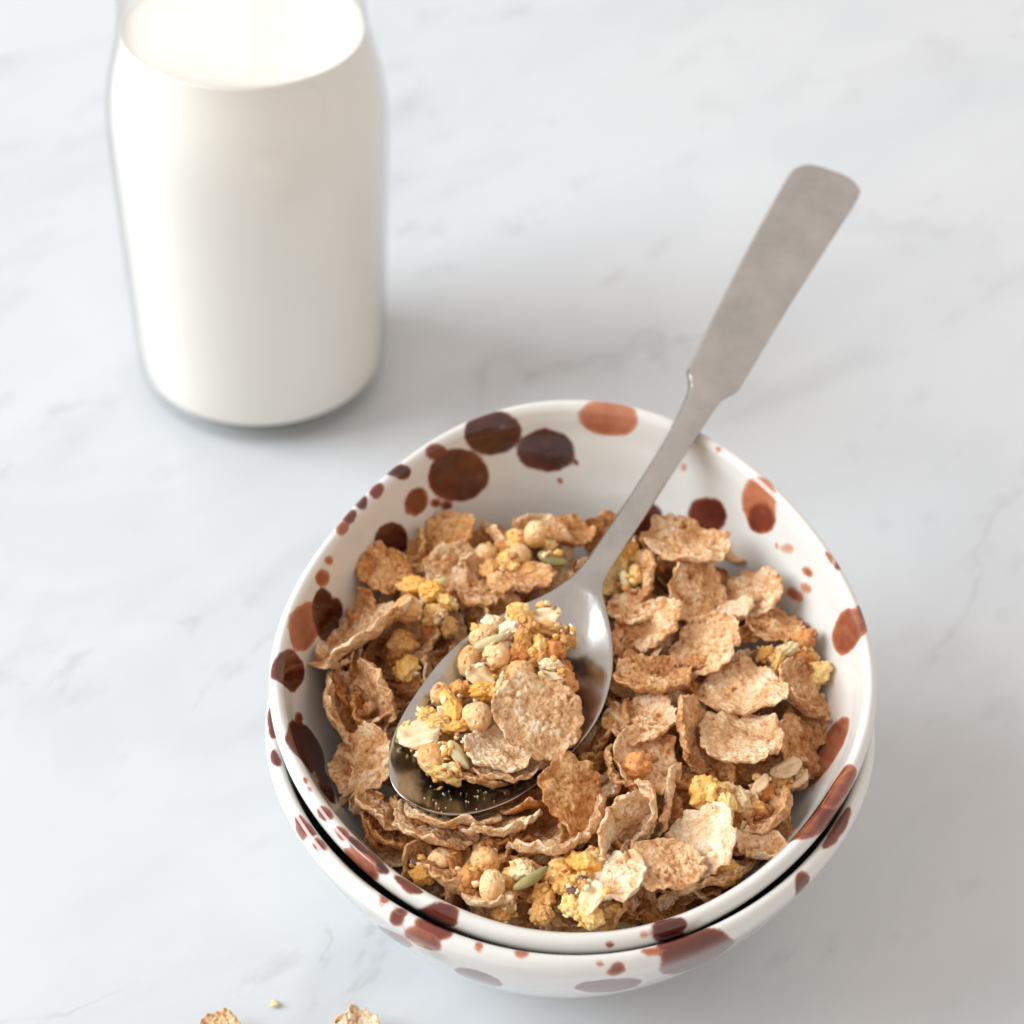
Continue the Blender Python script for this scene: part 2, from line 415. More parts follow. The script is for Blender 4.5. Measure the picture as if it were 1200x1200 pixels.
build_bowl('spattered_bowl', LOG, C_LOW, SPOTS_LOW, 'white brown-spotted ceramic bowl underneath the one filled with cereal', REG)

# ------------------------------------------------------------------ milk bottle
BC = plane_hit(309, 432, (0, 0, 0), np.array([0, 0, 1.0]))
def lathe(prof, n):
    V = []; Fc = []
    for r, z in prof:
        for j in range(n):
            a = 2 * math.pi * j / n; V.append((r * math.cos(a), r * math.sin(a), z))
    for i in range(len(prof) - 1):
        for j in range(n):
            k = (j + 1) % n; Fc.append((i * n + j, i * n + k, (i + 1) * n + k, (i + 1) * n + j))
    return V, Fc
OUT = [(0.02, 1.2), (22, 1.2), (30, .4), (35.5, 0), (39.2, 1.4), (41.6, 5), (42.4, 12), (43.0, 35), (43.8, 70), (44.2, 95), (43.7, 107), (42.3, 116), (40.4, 123), (38.6, 130), (37.4, 138), (36.8, 148), (36.6, 160), (37.2, 166)]
INN = [(37.3, 168), (36.4, 168.4), (35.7, 166.5), (35.3, 160), (35.5, 148), (36.1, 138), (37.3, 130), (39.1, 123), (41.0, 116), (42.4, 107), (42.9, 95), (42.5, 70), (41.7, 35), (41.1, 12), (39.4, 7), (33, 4.6), (22, 4.0), (0.02, 4.0)]
gp = catmull(OUT + INN, 5) * mm
GV, GF = lathe(gp, 96)
bo = obj('milk_bottle', mesh('milk_bottle', GV, GF, GLASS)); bo.location = BC
tag(bo, 'clear glass bottle with rounded shoulders holding milk, behind the bowls', 'bottle')
MILK_Z = .1320
ip = [p for p in (catmull(INN, 6) * mm)[::-1] if p[1] <= MILK_Z]
r_top = ip[-1][0]
mp_ = [(max(r - .0001, .00002), z + .0001) for r, z in ip]
rt_ = mp_[-1][0]
mp_ += [(rt_, MILK_Z + .0006), (rt_ - .0006, MILK_Z + .0002), (rt_ - .002, MILK_Z - .0002), (rt_ * .6, MILK_Z - .0004), (.00002, MILK_Z - .0004)]
MV, MF = lathe(mp_, 96)
mo = obj('milk', mesh('milk', MV, MF, MILK)); mo.location = BC
tag(mo, 'white milk filling the glass bottle up to its shoulder', 'milk')

# ------------------------------------------------------------------ spoon
AZ = np.array([.493, .87, 0]); AZ /= np.linalg.norm(AZ); LAT = np.array([AZ[1], -AZ[0], 0])
SP_TIP = np.array([-35.6, -37, 64]) * mm
SP_NECK = np.array([3.8, 36, 72]) * mm
SP_AX = SP_NECK - SP_TIP; SP_AX -= LAT * (SP_AX @ LAT); SP_AX /= np.linalg.norm(SP_AX)
SP_N = np.cross(LAT, SP_AX)
# stations: s (mm), left edge, right edge (mm across)
EDGE = [(-1.6, .6, 1.0), (-1.3, -3.2, 3.6), (-.2, -6.4, 7.2), (1.5, -8.8, 10.2), (4, -11.0, 13.2), (8, -13.6, 16.4), (13, -15.8, 19.2), (20, -17.5, 21.6), (28, -18.4, 23.2), (37, -18.7, 24.2), (45, -17.9, 23.8), (52, -16.2, 22.1), (58, -13.8, 19.7),
        (64, -10.6, 16.4), (69, -7.6, 12.9), (73, -5.7, 9.6), (77, -4.6, 6.3), (81, -4.0, 4.2), (86, -3.7, 3.4)]
def build_spoon():
    E = catmull(EDGE, 5)
    stations = []     # centre, half width, thickness, bowl depth, tangent lift
    for s, l, r in E:
        c = SP_TIP + SP_AX * s * mm + LAT * ((l + r) / 2 * mm)
        hw = (r - l) / 2 * mm
        x = np.clip((s + 1.6) / 78.0, 0, 1)
        dep = 6.8 * mm * (math.sin(math.pi * min(x ** .85, 1))) ** .75 if x < 1 else 0
        lift = 2.2 * mm * (abs(x - .45) / .55) ** 2
        stations.append([c + SP_N * lift * 0.6, hw, (1.3 + 1.6 * np.clip((s - 62) / 22, 0, 1)) * mm, dep])
    end_c = stations[-1][0]
    lipv = UPG[LIP - 8:LIP + 9].reshape(-1, 3)
    for zz in np.arange(.100, .075, -.0003):
        rimc = plane_hit(805, 500, (0, 0, zz), np.array([0, 0, 1.0]))
        if np.min(np.linalg.norm(lipv - rimc, axis=1)) < .0024: break
    endc = plane_hit(974, 203, (0, 0, .119), np.array([0, 0, 1.0]))
    pts = [stations[-12][0], end_c, end_c * .5 + rimc * .5 + np.array([0, 0, -.0008]), rimc, rimc * .5 + endc * .5 + np.array([0, 0, .0022]), endc]
    H = catmull(pts, 60)[60:]
    L = np.concatenate([[0], np.cumsum(np.linalg.norm(np.diff(H, axis=0), axis=1))]); tot = L[-1]
    WT = [(0, 3.55), (.10, 3.4), (.22, 3.4), (.33, 3.9), (.385, 4.5), (.41, 5.1), (.425, 6.2), (.436, 7.5), (.448, 8.1), (.60, 9.0), (.80, 10.3), (.935, 11.0), (.963, 11.0), (.980, 10.6), (.991, 9.3), (.997, 7.4), (1.0, 5.0)]
    fr = sorted(set(list(np.linspace(0, 1, 70)) + list(np.linspace(.37, .46, 22)) + list(np.linspace(.93, 1, 30))))
    for f in fr[1:]:
        c = np.array([np.interp(f * tot, L, H[:, k]) for k in range(3)])
        th = np.interp(f, [0, .15, .3, .40, .46, .7, 1], [2.9, 3.1, 3.0, 2.9, 2.8, 2.6, 2.4]) * mm
        stations.append([c, np.interp(f, [q[0] for q in WT], [q[1] for q in WT]) * mm, th, -np.clip((f - .36) / .07, 0, 1)])
    hcount = len(E)
    C = np.array([s[0] for s in stations])
    Csm = C.copy()
    T = np.gradient(Csm, axis=0)
    T -= np.outer(T @ LAT, LAT); T /= np.linalg.norm(T, axis=1)[:, None]
    for _ in range(4): T[1:-1] = (T[:-2] + T[1:-1] * 2 + T[2:]) / 4
    T /= np.linalg.norm(T, axis=1)[:, None]
    N = np.cross(LAT[None, :], T)
    u = np.array(sorted(set(np.round(np.concatenate([np.sin(np.linspace(-math.pi / 2, math.pi / 2, 33)), np.linspace(.78, .92, 12), -np.linspace(.78, .92, 12)]), 6)))); M = len(u)
    rings = []
    for (c, hw, th, dep), n in zip(stations, N):
        base = -max(dep, 0) * (1 - np.abs(u) ** 2.1)
        k = 6 if dep > 0 and hw > 5 * mm else 2.6
        e = np.sqrt(np.maximum(1 - np.abs(u) ** k, 0))
        if dep < 0:
            ch = np.clip((1 - np.abs(u)) / (1.25 * mm / hw), 0, 1)
            e = e * (1 + dep) - dep * ch
        top = base + th / 2 * e; bot = base - th / 2 * e
        t_ = [c + LAT * hw * a + n * b for a, b in zip(u, top)]
        b_ = [c + LAT * hw * a + n * b for a, b in zip(u[1:-1][::-1], bot[1:-1][::-1])]
        rings.append(t_ + b_)
    RN = len(rings[0]); V = np.array(rings).reshape(-1, 3)
    def faces(i0, i1):
        return [(i * RN + j, i * RN + (j + 1) % RN, (i + 1) * RN + (j + 1) % RN, (i + 1) * RN + j) for i in range(i0, i1) for j in range(RN)]
    n = len(rings)
    allf = faces(0, n - 1)
    cap0 = tuple(range(RN - 1, -1, -1)); cap1 = tuple((n - 1) * RN + j for j in range(RN))
    full = mesh('spoon_full', V, allf + [cap0, cap1], None)
    nor = np.zeros(len(V) * 3, np.float32); full.vertices.foreach_get('normal', nor); nor = nor.reshape(-1, 3)
    root = empty('tablespoon', SP_NECK)
    split = hcount
    for nm, i0, i1, caps in (('spoon_bowl', 0, split, [cap0]), ('spoon_handle', split, n - 1, [cap1])):
        vs = V[i0 * RN:(i1 + 1) * RN] - SP_NECK
        fs = [tuple(x - i0 * RN for x in f) for f in faces(i0, i1) + caps]
        me = mesh(nm, vs, fs, STEEL)
        me.normals_split_custom_set_from_vertices([tuple(x) for x in nor[i0 * RN:(i1 + 1) * RN]])
        obj(nm, me, root)
    bpy.data.meshes.remove(full)
    tag(root, 'stainless steel tablespoon lying on the cereal, handle over the bowl rim', 'spoon')
build_spoon()

# ------------------------------------------------------------------ the heap of cereal: its surface inside the upper bowl
def heap_local(x, y):
    r2 = (x * x + (y / 1.04) ** 2) / .062 ** 2
    return (-22.0 + 8.0 * (1 - min(r2, 1.3)) + 6.5 * max(0, -y / .062) ** 1.7 + (2.0 if x > 0 else 2.0) * x / .062) * mm
def on_heap(px, py, lift=0.0):
    d = ray(px, py); o = (CAM - C_UP) @ RT; dl = d @ RT
    t = .38; step = .0006
    while t < .62:
        p = o + dl * t
        if p[2] < heap_local(p[0], p[1]) + lift: break
        t += step
    return CAM + d * t
def on_spoon(px, py, h):
    return plane_hit(px, py, SP_TIP + SP_N * h, SP_N)
def on_table(px, py, h=0.0):
    return plane_hit(px, py, (0, 0, h), np.array([0, 0, 1.0]))

def view_frame(P, ang, ratio, sign=0):
    """orientation of a disc that shows as an ellipse: major axis at ang (clockwise, degrees), axis ratio, leaning up by default"""
    v = (P - CAM) / np.linalg.norm(P - CAM)
    r = RIGHT - v * (RIGHT @ v); r /= np.linalg.norm(r); u = np.cross(r, v)
    a = math.radians(ang)
    m = math.cos(a) * r - math.sin(a) * u
    q = np.cross(v, m)
    ct = max(.05, min(1, ratio)); st = math.sqrt(1 - ct * ct)
    n1 = -v * ct + q * st; n2 = -v * ct - q * st
    n = n1 if n1[2] > n2[2] else n2
    if sign < 0: n = n2 if n1[2] > n2[2] else n1
    y = np.cross(n, m)
    return Matrix([[m[i], y[i], n[i]] for i in range(3)]), np.linalg.norm(P - CAM) / F_PX

# ------------------------------------------------------------------ cereal meshes
def flake_mesh(name, R, aspect, bend, cup, seed, mat, rings=28, seg=104, ruff=1.0, bend_ang=0.0, thick=1.3, fold=0.0, warp=1.0):
    """R in metres; bend = total turn in radians across the flake; cup = dish depth as fraction of R"""
    rnd = random.Random(seed); so = Vector((rnd.uniform(-50, 50), rnd.uniform(-50, 50), rnd.uniform(-50, 50)))
    ca, sa = math.cos(bend_ang), math.sin(bend_ang)
    top, bot, bl = [], [], []
    def shape(x, y, rho, phi):
        p = Vector((x, y, 0)) / mm
        low = mn.noise(p * .11 + so) * 1.6 + mn.noise(p * .24 + so * 1.3) * .9
        q = p + Vector((mn.noise(p * .5 + so), mn.noise(p * .5 - so), 0)) * .7
        b1 = math.sqrt(max(0, 1 - (mn.voronoi(q * .47 + so)[0][0] / .85) ** 2))
        b2 = math.sqrt(max(0, 1 - (mn.voronoi(q * .9 + so * 2.1)[0][0] / .85) ** 2))
        fine = mn.noise(p * 1.7 + so)
        amt = .35 + .65 * max(0, min(1, .5 + 1.6 * mn.noise(p * .16 + so * .7)))
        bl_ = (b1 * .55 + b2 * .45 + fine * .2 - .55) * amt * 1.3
        h = (low * .75 * warp + (b1 * .95 + b2 * .55 + fine * .25) * amt) * ruff
        edge = max(0, (rho - .80) / .20)
        h += edge * (.45 + 1.5 * mn.noise(Vector((math.cos(phi) * 4.2, math.sin(phi) * 4.2, 7)) + so)) * ruff
        return h * mm, bl_
    def bendp(x, y, z):
        xr, yr = ca * x + sa * y, -sa * x + ca * y
        z += cup * R * ((x * x + y * y) / (R * R))
        if abs(bend) > 1e-3:
            k = bend / (2 * R)
            a = k * xr
            xr2 = (1 / k - z) * math.sin(a); z2 = 1 / k - (1 / k - z) * math.cos(a)
            xr, z = xr2, z2
        if fold:
            z += fold * abs(yr)
            yr *= 1 / math.sqrt(1 + fold * fold)
        return (ca * xr - sa * yr, sa * xr + ca * yr, z)
    outl = []
    for j in range(seg):
        phi = 2 * math.pi * j / seg; c, s = math.cos(phi), math.sin(phi)
        e = 1 + .08 * mn.noise(Vector((c * .9, s * .9, 0)) + so) * 1.6 + .13 * mn.noise(Vector((c * 2.6, s * 2.6, 3)) + so) + .08 * mn.noise(Vector((c * 7, s * 7, 9)) + so) + .03 * mn.noise(Vector((c * 16, s * 16, 5)) + so)
        outl.append(e)
    V = []
    for side in (1, -1):
        for i in range(rings + 1):
            rho = (i / rings) ** .85
            for j in range(seg if i else 1):
                phi = 2 * math.pi * j / seg
                rr = R * rho * outl[j]
                x, y = rr * math.cos(phi), rr * math.sin(phi) * aspect
                h, b_ = shape(x, y, rho, phi)
                tk = thick * mm * .5 * math.sqrt(max(0, 1 - rho ** 7)) + .0001
                p = Vector((x, y, 0)) / mm
                tv = tk * (1 + .35 * mn.noise(p * .35 + so * 3))
                z = h + side * tv + (0 if side > 0 else -.25 * b_ * mm * (1 - rho ** 6))
                V.append(bendp(x, y, z)); bl.append(b_)
    cnt = 1 + rings * seg; Fc = []
    for side in (0, 1):
        o = side * cnt
        for j in range(seg):
            k = (j + 1) % seg
            f = (o, o + 1 + j, o + 1 + k); Fc.append(f if side == 0 else f[::-1])
            for i in range(rings - 1):
                f = (o + 1 + i * seg + j, o + 1 + (i + 1) * seg + j, o + 1 + (i + 1) * seg + k, o + 1 + i * seg + k)
                Fc.append(f if side == 0 else f[::-1])
    l = 1 + (rings - 1) * seg
    for j in range(seg):
        k = (j + 1) % seg; Fc.append((l + j, cnt + l + j, cnt + l + k, l + k))
    me = mesh(name, V, Fc, mat)
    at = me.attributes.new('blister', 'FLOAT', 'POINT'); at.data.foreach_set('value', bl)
    return me

def ico(sub):
    import bmesh
    bm = bmesh.new(); bmesh.ops.create_icosphere(bm, subdivisions=sub, radius=1.0)
    V = [v.co.copy() for v in bm.verts]; Fc = [tuple(v.index for v in f.verts) for f in bm.faces]; bm.free()
    return V, Fc
ICO1, ICO3, ICO4 = ico(2), ico(4), ico(5)
GR = .0033      # nominal grain radius in metres
def blob_mesh(name, fn, mat, src=None):
    V, Fc = src or ICO3
    return mesh(name, [fn(v) * GR for v in V], Fc, mat)
def puff_fn(seed):
    so = Vector((seed * 7.3, seed * 3.1, seed * 1.7)); rnd = random.Random(seed)
    holes = [(Vector((rnd.uniform(-.8, .8), rnd.uniform(-.8, .8), rnd.uniform(.2, 1))).normalized(), rnd.uniform(.09, .16)) for _ in range(3)]
    def f(v):
        r = 1 + .12 * mn.noise(v * .9 + so) + .07 * mn.noise(v * 2.4 + so) + .04 * mn.noise(v * 6 + so) + .02 * mn.noise(v * 14 + so)
        for h, w_ in holes:
            d = (v - h).length
            if d < w_ * 1.6: r -= .22 * max(0, 1 - (d / (w_ * 1.6)) ** 2)
        return v * r
    return f
def nug_fn(seed, rough=.5):
    so = Vector((seed * 5.1, seed * 2.7, seed * 9.1))
    def f(v):
        d = mn.voronoi(v * (1.0 + .35 * rough) + so)[0]
        dome = math.sqrt(max(0, 1 - (d[0] / .95) ** 2))
        r = .78 + rough * .34 * dome + .32 * mn.noise(v * .9 + so) + .30 * mn.noise(v * 1.9 + so) - .16 * abs(mn.noise(v * 3.1 + so)) + .12 * mn.noise(v * 5 + so) + .07 * mn.noise(v * 11 + so)
        return Vector((v.x * r * 1.05, v.y * r, v.z * r * .9))
    return f
def oat_fn(seed):
    so = Vector((seed * 4.1, seed * 6.7, seed * 2.1))
    def f(v):
        r = 1 + .14 * mn.noise(v * 1.6 + so) + .06 * mn.noise(v * 5 + so)
        z = v.z * .26 * (1 + .25 * mn.noise(v * 2 + so)) - .16 * math.exp(-(v.y / .14) ** 2) * (1 if v.z > 0 else .2) * (1 - v.x ** 2)
        z += .28 * mn.noise(Vector((v.x * 1.1, v.y * 1.1, 0)) + so) + .14 * v.x * v.x
        z += .05 * math.sin(v.y * 22 + 3 * mn.noise(v * 2 + so)) * (1 - v.z * v.z)
        return Vector((v.x * r, v.y * r * .72, z))
    return f
def seed_fn(seed, flat=.32, wid=.45):
    so = Vector((seed * 3.3, seed * 8.7, seed * 5.1))
    def f(v):
        tp = 1 - .28 * v.x
        z = v.z * flat * (1 - .25 * abs(v.y))
        return Vector((v.x, v.y * wid * tp * (1 - .12 * v.x * v.x) + .03 * mn.noise(v * 2 + so), z + .10 * v.x * v.x * (1 if seed % 2 else -1)))
    return f
LIB = {}
def lib(kind, mat, k):
    key = (kind, mat.name, k)
    if key not in LIB:
        fn = {'puff': puff_fn(k + 1), 'nug': nug_fn(k + 1), 'crag': nug_fn(k + 21, .95), 'oat': oat_fn(k + 1), 'seed': seed_fn(k + 1), 'flax': seed_fn(k + 3, .42, .5), 'slice': oat_fn(k + 9)}[kind]
        LIB[key] = blob_mesh(kind, fn, mat, ICO4 if kind in ('crag',) else ICO3)
    return LIB[key]
KINDS = {  # code: (object name, mesh kind, material, depth ratio)
    'p': ('cereal_puff', 'puff', PUFF), 'y': ('corn_nugget', 'crag', CORN), 'a': ('amber_nugget', 'crag', AMBER), 'o': ('orange_nugget', 'nug', ORANGE),
    'c': ('cream_nugget', 'crag', CREAM), 't': ('oat', 'oat', CREAM), 'g': ('pumpkin_seed', 'seed', GREEN), 's': ('hulled_seed', 'seed', PALESEED), 'f': ('flax_seed', 'flax', FLAX), 'l': ('almond_slice', 'oat', ALMOND)}
_cnt = [0]
def grain(code, px, py, a, b, ang, P, parent=None):
    _cnt[0] += 1; k = _cnt[0]
    name, kind, mat = KINDS[code]
    flat = kind in ('oat', 'seed', 'flax')
    rnd = random.Random(k * 17)
    o = obj(name, lib(kind, mat, k % 4), parent)
    if flat:
        Rm, mpp = view_frame(P, ang, rnd.uniform(.7, .95)); sc = (a * mpp, a * mpp, a * mpp)
        if kind == 'oat': sc = (a * mpp, b * mpp / .72, a * mpp)
        else: sc = (a * mpp, b * mpp / .45, a * mpp)
        rot = Rm.to_euler()
    else:
        Rm, mpp = view_frame(P, ang, .9); Rm = Rm @ Matrix.Rotation(rnd.choice((0, math.pi)), 3, 'Y') if kind != 'puff' else Rm
        sc = (a * mpp, b * mpp, (a + b) / 2 * mpp); rot = Rm.to_euler()
    o.rotation_euler = rot; o.scale = tuple(x / GR for x in sc)
    o.location = tuple(P - np.array(parent.location)) if parent else tuple(P)
    return o

# ------------------------------------------------------------------ the flakes one can see, back of the bowl to the front
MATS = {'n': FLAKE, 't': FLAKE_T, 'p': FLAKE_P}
G_FL = 'bran flakes heaped in the upper bowl'
# px, py, half-length, half-width, angle, lift mm, material, bend, cup, sign, label
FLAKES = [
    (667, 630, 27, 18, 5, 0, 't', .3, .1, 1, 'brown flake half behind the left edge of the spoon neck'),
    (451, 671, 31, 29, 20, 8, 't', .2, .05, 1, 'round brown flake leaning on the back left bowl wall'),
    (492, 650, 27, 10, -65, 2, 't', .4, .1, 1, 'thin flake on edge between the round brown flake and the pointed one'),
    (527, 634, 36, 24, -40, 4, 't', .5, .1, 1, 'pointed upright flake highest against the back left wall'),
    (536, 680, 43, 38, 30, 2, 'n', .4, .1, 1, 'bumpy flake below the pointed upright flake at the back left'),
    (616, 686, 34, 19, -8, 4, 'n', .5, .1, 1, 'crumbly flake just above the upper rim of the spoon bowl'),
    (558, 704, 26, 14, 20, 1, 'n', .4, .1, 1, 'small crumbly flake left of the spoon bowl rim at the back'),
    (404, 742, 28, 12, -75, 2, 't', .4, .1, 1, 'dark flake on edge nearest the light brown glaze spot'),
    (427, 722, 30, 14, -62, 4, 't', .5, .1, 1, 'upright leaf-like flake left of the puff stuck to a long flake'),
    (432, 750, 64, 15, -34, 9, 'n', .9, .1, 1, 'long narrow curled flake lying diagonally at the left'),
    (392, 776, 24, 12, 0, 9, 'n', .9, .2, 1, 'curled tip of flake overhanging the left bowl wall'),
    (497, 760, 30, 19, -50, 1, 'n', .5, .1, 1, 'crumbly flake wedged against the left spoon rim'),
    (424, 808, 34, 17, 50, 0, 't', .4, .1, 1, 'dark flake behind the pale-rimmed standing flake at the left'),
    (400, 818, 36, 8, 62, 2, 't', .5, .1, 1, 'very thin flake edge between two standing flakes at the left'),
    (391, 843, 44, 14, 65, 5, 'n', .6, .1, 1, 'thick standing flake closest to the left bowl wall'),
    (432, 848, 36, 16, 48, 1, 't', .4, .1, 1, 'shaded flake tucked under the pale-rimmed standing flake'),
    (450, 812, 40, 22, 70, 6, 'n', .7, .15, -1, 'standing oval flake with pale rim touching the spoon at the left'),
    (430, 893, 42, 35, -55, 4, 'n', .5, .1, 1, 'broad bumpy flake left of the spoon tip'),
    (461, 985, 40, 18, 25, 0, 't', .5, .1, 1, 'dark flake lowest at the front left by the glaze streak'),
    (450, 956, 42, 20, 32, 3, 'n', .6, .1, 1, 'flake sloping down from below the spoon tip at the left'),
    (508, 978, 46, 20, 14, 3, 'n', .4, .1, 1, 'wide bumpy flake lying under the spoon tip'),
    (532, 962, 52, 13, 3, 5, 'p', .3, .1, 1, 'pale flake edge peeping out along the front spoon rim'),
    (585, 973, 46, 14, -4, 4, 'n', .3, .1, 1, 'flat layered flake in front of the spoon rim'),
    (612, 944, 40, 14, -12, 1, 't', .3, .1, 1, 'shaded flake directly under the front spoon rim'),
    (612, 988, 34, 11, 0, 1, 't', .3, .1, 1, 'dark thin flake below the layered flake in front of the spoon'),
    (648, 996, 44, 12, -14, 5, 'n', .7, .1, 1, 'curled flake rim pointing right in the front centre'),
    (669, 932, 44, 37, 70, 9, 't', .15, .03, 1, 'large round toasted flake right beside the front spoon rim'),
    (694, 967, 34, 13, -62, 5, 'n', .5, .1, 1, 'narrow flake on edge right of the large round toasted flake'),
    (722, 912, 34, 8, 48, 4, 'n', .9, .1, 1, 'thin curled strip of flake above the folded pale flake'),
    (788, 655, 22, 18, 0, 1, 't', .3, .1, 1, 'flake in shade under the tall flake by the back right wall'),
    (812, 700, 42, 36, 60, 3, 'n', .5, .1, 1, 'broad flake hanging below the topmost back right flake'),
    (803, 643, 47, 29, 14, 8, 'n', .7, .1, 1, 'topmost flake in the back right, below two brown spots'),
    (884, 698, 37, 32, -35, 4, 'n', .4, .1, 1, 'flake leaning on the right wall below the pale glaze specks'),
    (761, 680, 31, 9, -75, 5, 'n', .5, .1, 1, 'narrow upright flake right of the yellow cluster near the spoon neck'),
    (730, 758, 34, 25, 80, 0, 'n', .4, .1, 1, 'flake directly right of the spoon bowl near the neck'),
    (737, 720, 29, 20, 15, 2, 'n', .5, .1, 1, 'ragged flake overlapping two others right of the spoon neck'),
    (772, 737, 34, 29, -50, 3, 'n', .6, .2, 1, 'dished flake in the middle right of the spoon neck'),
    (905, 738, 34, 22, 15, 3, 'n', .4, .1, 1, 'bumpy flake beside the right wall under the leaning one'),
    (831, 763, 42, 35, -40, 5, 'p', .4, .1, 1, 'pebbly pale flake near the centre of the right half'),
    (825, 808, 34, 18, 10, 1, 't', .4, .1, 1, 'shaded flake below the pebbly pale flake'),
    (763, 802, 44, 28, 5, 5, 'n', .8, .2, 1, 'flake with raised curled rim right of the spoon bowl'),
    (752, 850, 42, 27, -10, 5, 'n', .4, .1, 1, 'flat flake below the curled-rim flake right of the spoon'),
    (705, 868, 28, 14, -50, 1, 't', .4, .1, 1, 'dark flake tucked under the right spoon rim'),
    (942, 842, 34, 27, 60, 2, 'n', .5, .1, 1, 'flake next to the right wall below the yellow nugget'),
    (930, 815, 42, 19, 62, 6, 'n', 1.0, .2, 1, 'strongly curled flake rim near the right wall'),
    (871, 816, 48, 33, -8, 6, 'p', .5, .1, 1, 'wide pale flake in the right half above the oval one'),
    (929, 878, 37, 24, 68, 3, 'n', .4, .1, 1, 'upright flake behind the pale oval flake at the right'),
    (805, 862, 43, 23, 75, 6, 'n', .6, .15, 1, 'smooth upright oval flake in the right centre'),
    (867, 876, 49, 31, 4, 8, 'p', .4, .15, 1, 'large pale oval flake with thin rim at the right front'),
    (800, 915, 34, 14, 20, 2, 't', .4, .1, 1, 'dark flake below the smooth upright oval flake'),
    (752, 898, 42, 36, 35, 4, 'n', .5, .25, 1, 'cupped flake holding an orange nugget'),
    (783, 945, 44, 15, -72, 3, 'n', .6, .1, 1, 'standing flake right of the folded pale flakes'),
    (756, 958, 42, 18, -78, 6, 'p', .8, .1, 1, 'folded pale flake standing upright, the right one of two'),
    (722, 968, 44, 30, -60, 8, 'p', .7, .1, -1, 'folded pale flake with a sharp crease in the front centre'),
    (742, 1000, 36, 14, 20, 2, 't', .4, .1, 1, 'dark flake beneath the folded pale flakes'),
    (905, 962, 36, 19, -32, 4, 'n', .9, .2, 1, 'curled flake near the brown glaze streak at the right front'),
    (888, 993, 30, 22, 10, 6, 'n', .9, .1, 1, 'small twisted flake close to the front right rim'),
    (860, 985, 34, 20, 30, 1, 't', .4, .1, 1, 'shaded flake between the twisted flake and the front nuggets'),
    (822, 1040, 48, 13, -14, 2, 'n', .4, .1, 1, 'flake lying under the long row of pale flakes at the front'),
    (828, 990, 46, 38, -58, 9, 'p', .4, .1, 1, 'biggest ragged pale flake at the front right rim'),
    (778, 1020, 42, 34, 5, 10, 'p', .4, .1, 1, 'pale flake in the middle of the front row'),
    (722, 1037, 38, 25, -20, 9, 'p', .5, .1, 1, 'pale crumbly flake at the left end of the front row'),
    (525, 1038, 36, 11, 32, 6, 'n', .7, .1, 1, 'upper end of narrow flake strip along the front left rim'),
    (570, 1060, 34, 10, 4, 6, 'n', 1.0, .1, 1, 'wavy lower flake strip touching the front left rim'),
    (600, 1058, 22, 14, -50, 4, 'n', .6, .1, 1, 'small amber flake behind the wavy strip at the front'),
]
def place_flake(name, px, py, a, b, ang, P, mat, bend, cup, sign, label, group, cat='flake', ruff=1.12, fold=0.0, seed=0):
    Rm, mpp = view_frame(P, ang, max(.18, min(.97, b / a * .93)), sign)
    R = a * mpp * 1.09
    me = flake_mesh(name, R, .93, bend, cup, seed, mat, ruff=ruff, bend_ang=(seed * 1.7) % 3.1, fold=fold, warp=.35 if bend < .3 else .9)
    o = obj(name, me); o.location = tuple(P); o.rotation_euler = Rm.to_euler()
    tag(o, label, cat, group)
    return o
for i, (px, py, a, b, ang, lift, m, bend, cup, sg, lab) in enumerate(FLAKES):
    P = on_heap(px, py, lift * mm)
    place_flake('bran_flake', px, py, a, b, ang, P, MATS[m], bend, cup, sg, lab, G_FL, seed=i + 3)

# flakes lying deeper, seen only through the gaps
rnd = random.Random(11)
HIDDEN_FILL = {0, 1, 3, 4, 5, 10, 12, 14, 15, 21, 22, 31, 35, 37, 38, 43, 44, 46, 47, 52, 57, 59, 61, 72, 73, 76, 81, 83, 88, 91, 93, 95, 96, 97, 98, 100, 102, 108, 110, 114, 115, 120, 121, 127, 128, 134, 137, 138, 141, 142, 145, 146, 148, 150, 155, 156, 158, 160, 162, 165, 168, 171, 174, 176, 177, 185, 205, 208, 214, 215, 216, 224}     # spots where a flake would be wholly covered
fill = [flake_mesh('bran_flake', .0095, .9, .5, .1, 300 + k, FLAKE_T if k % 2 else FLAKE, rings=14, seg=56, bend_ang=k) for k in range(8)]
for k in range(225):
    for _ in range(60):
        x, y = rnd.uniform(-.06, .06), rnd.uniform(-.066, .064)
        if math.hypot(x, y / 1.05) < .055 and k < 180: break
        if k >= 180 and y < -.035 and .05 < math.hypot(x, y / 1.05) < .06: break
    z = heap_local(x, y) - rnd.uniform(2.0, 8 if k < 180 else 6) * mm
    if (x * x + y * y) > .045 ** 2: z += 2 * mm
    P = np.array([x, y, z]) @ RT.T + C_UP
    rot = (rnd.gauss(0, .55), rnd.gauss(0, .55), rnd.uniform(0, 6.28)); s = rnd.uniform(.75, 1.05)
    if k in HIDDEN_FILL: continue
    o = obj('bran_flake', fill[k % 8]); o.location = tuple(P); o.rotation_euler = rot; o.scale = (s, s, s)
    where = 'at the front of the bowl' if y < -.03 else 'under the spoon' if abs(x + .015) < .02 and y < .03 else 'at the back of the bowl' if y > .03 else 'in the left of the bowl' if x < 0 else 'in the right of the bowl'
    tag(o, 'brown flake buried deep %s, mostly covered by larger flakes' % where, 'flake', 'flakes buried ' + where)

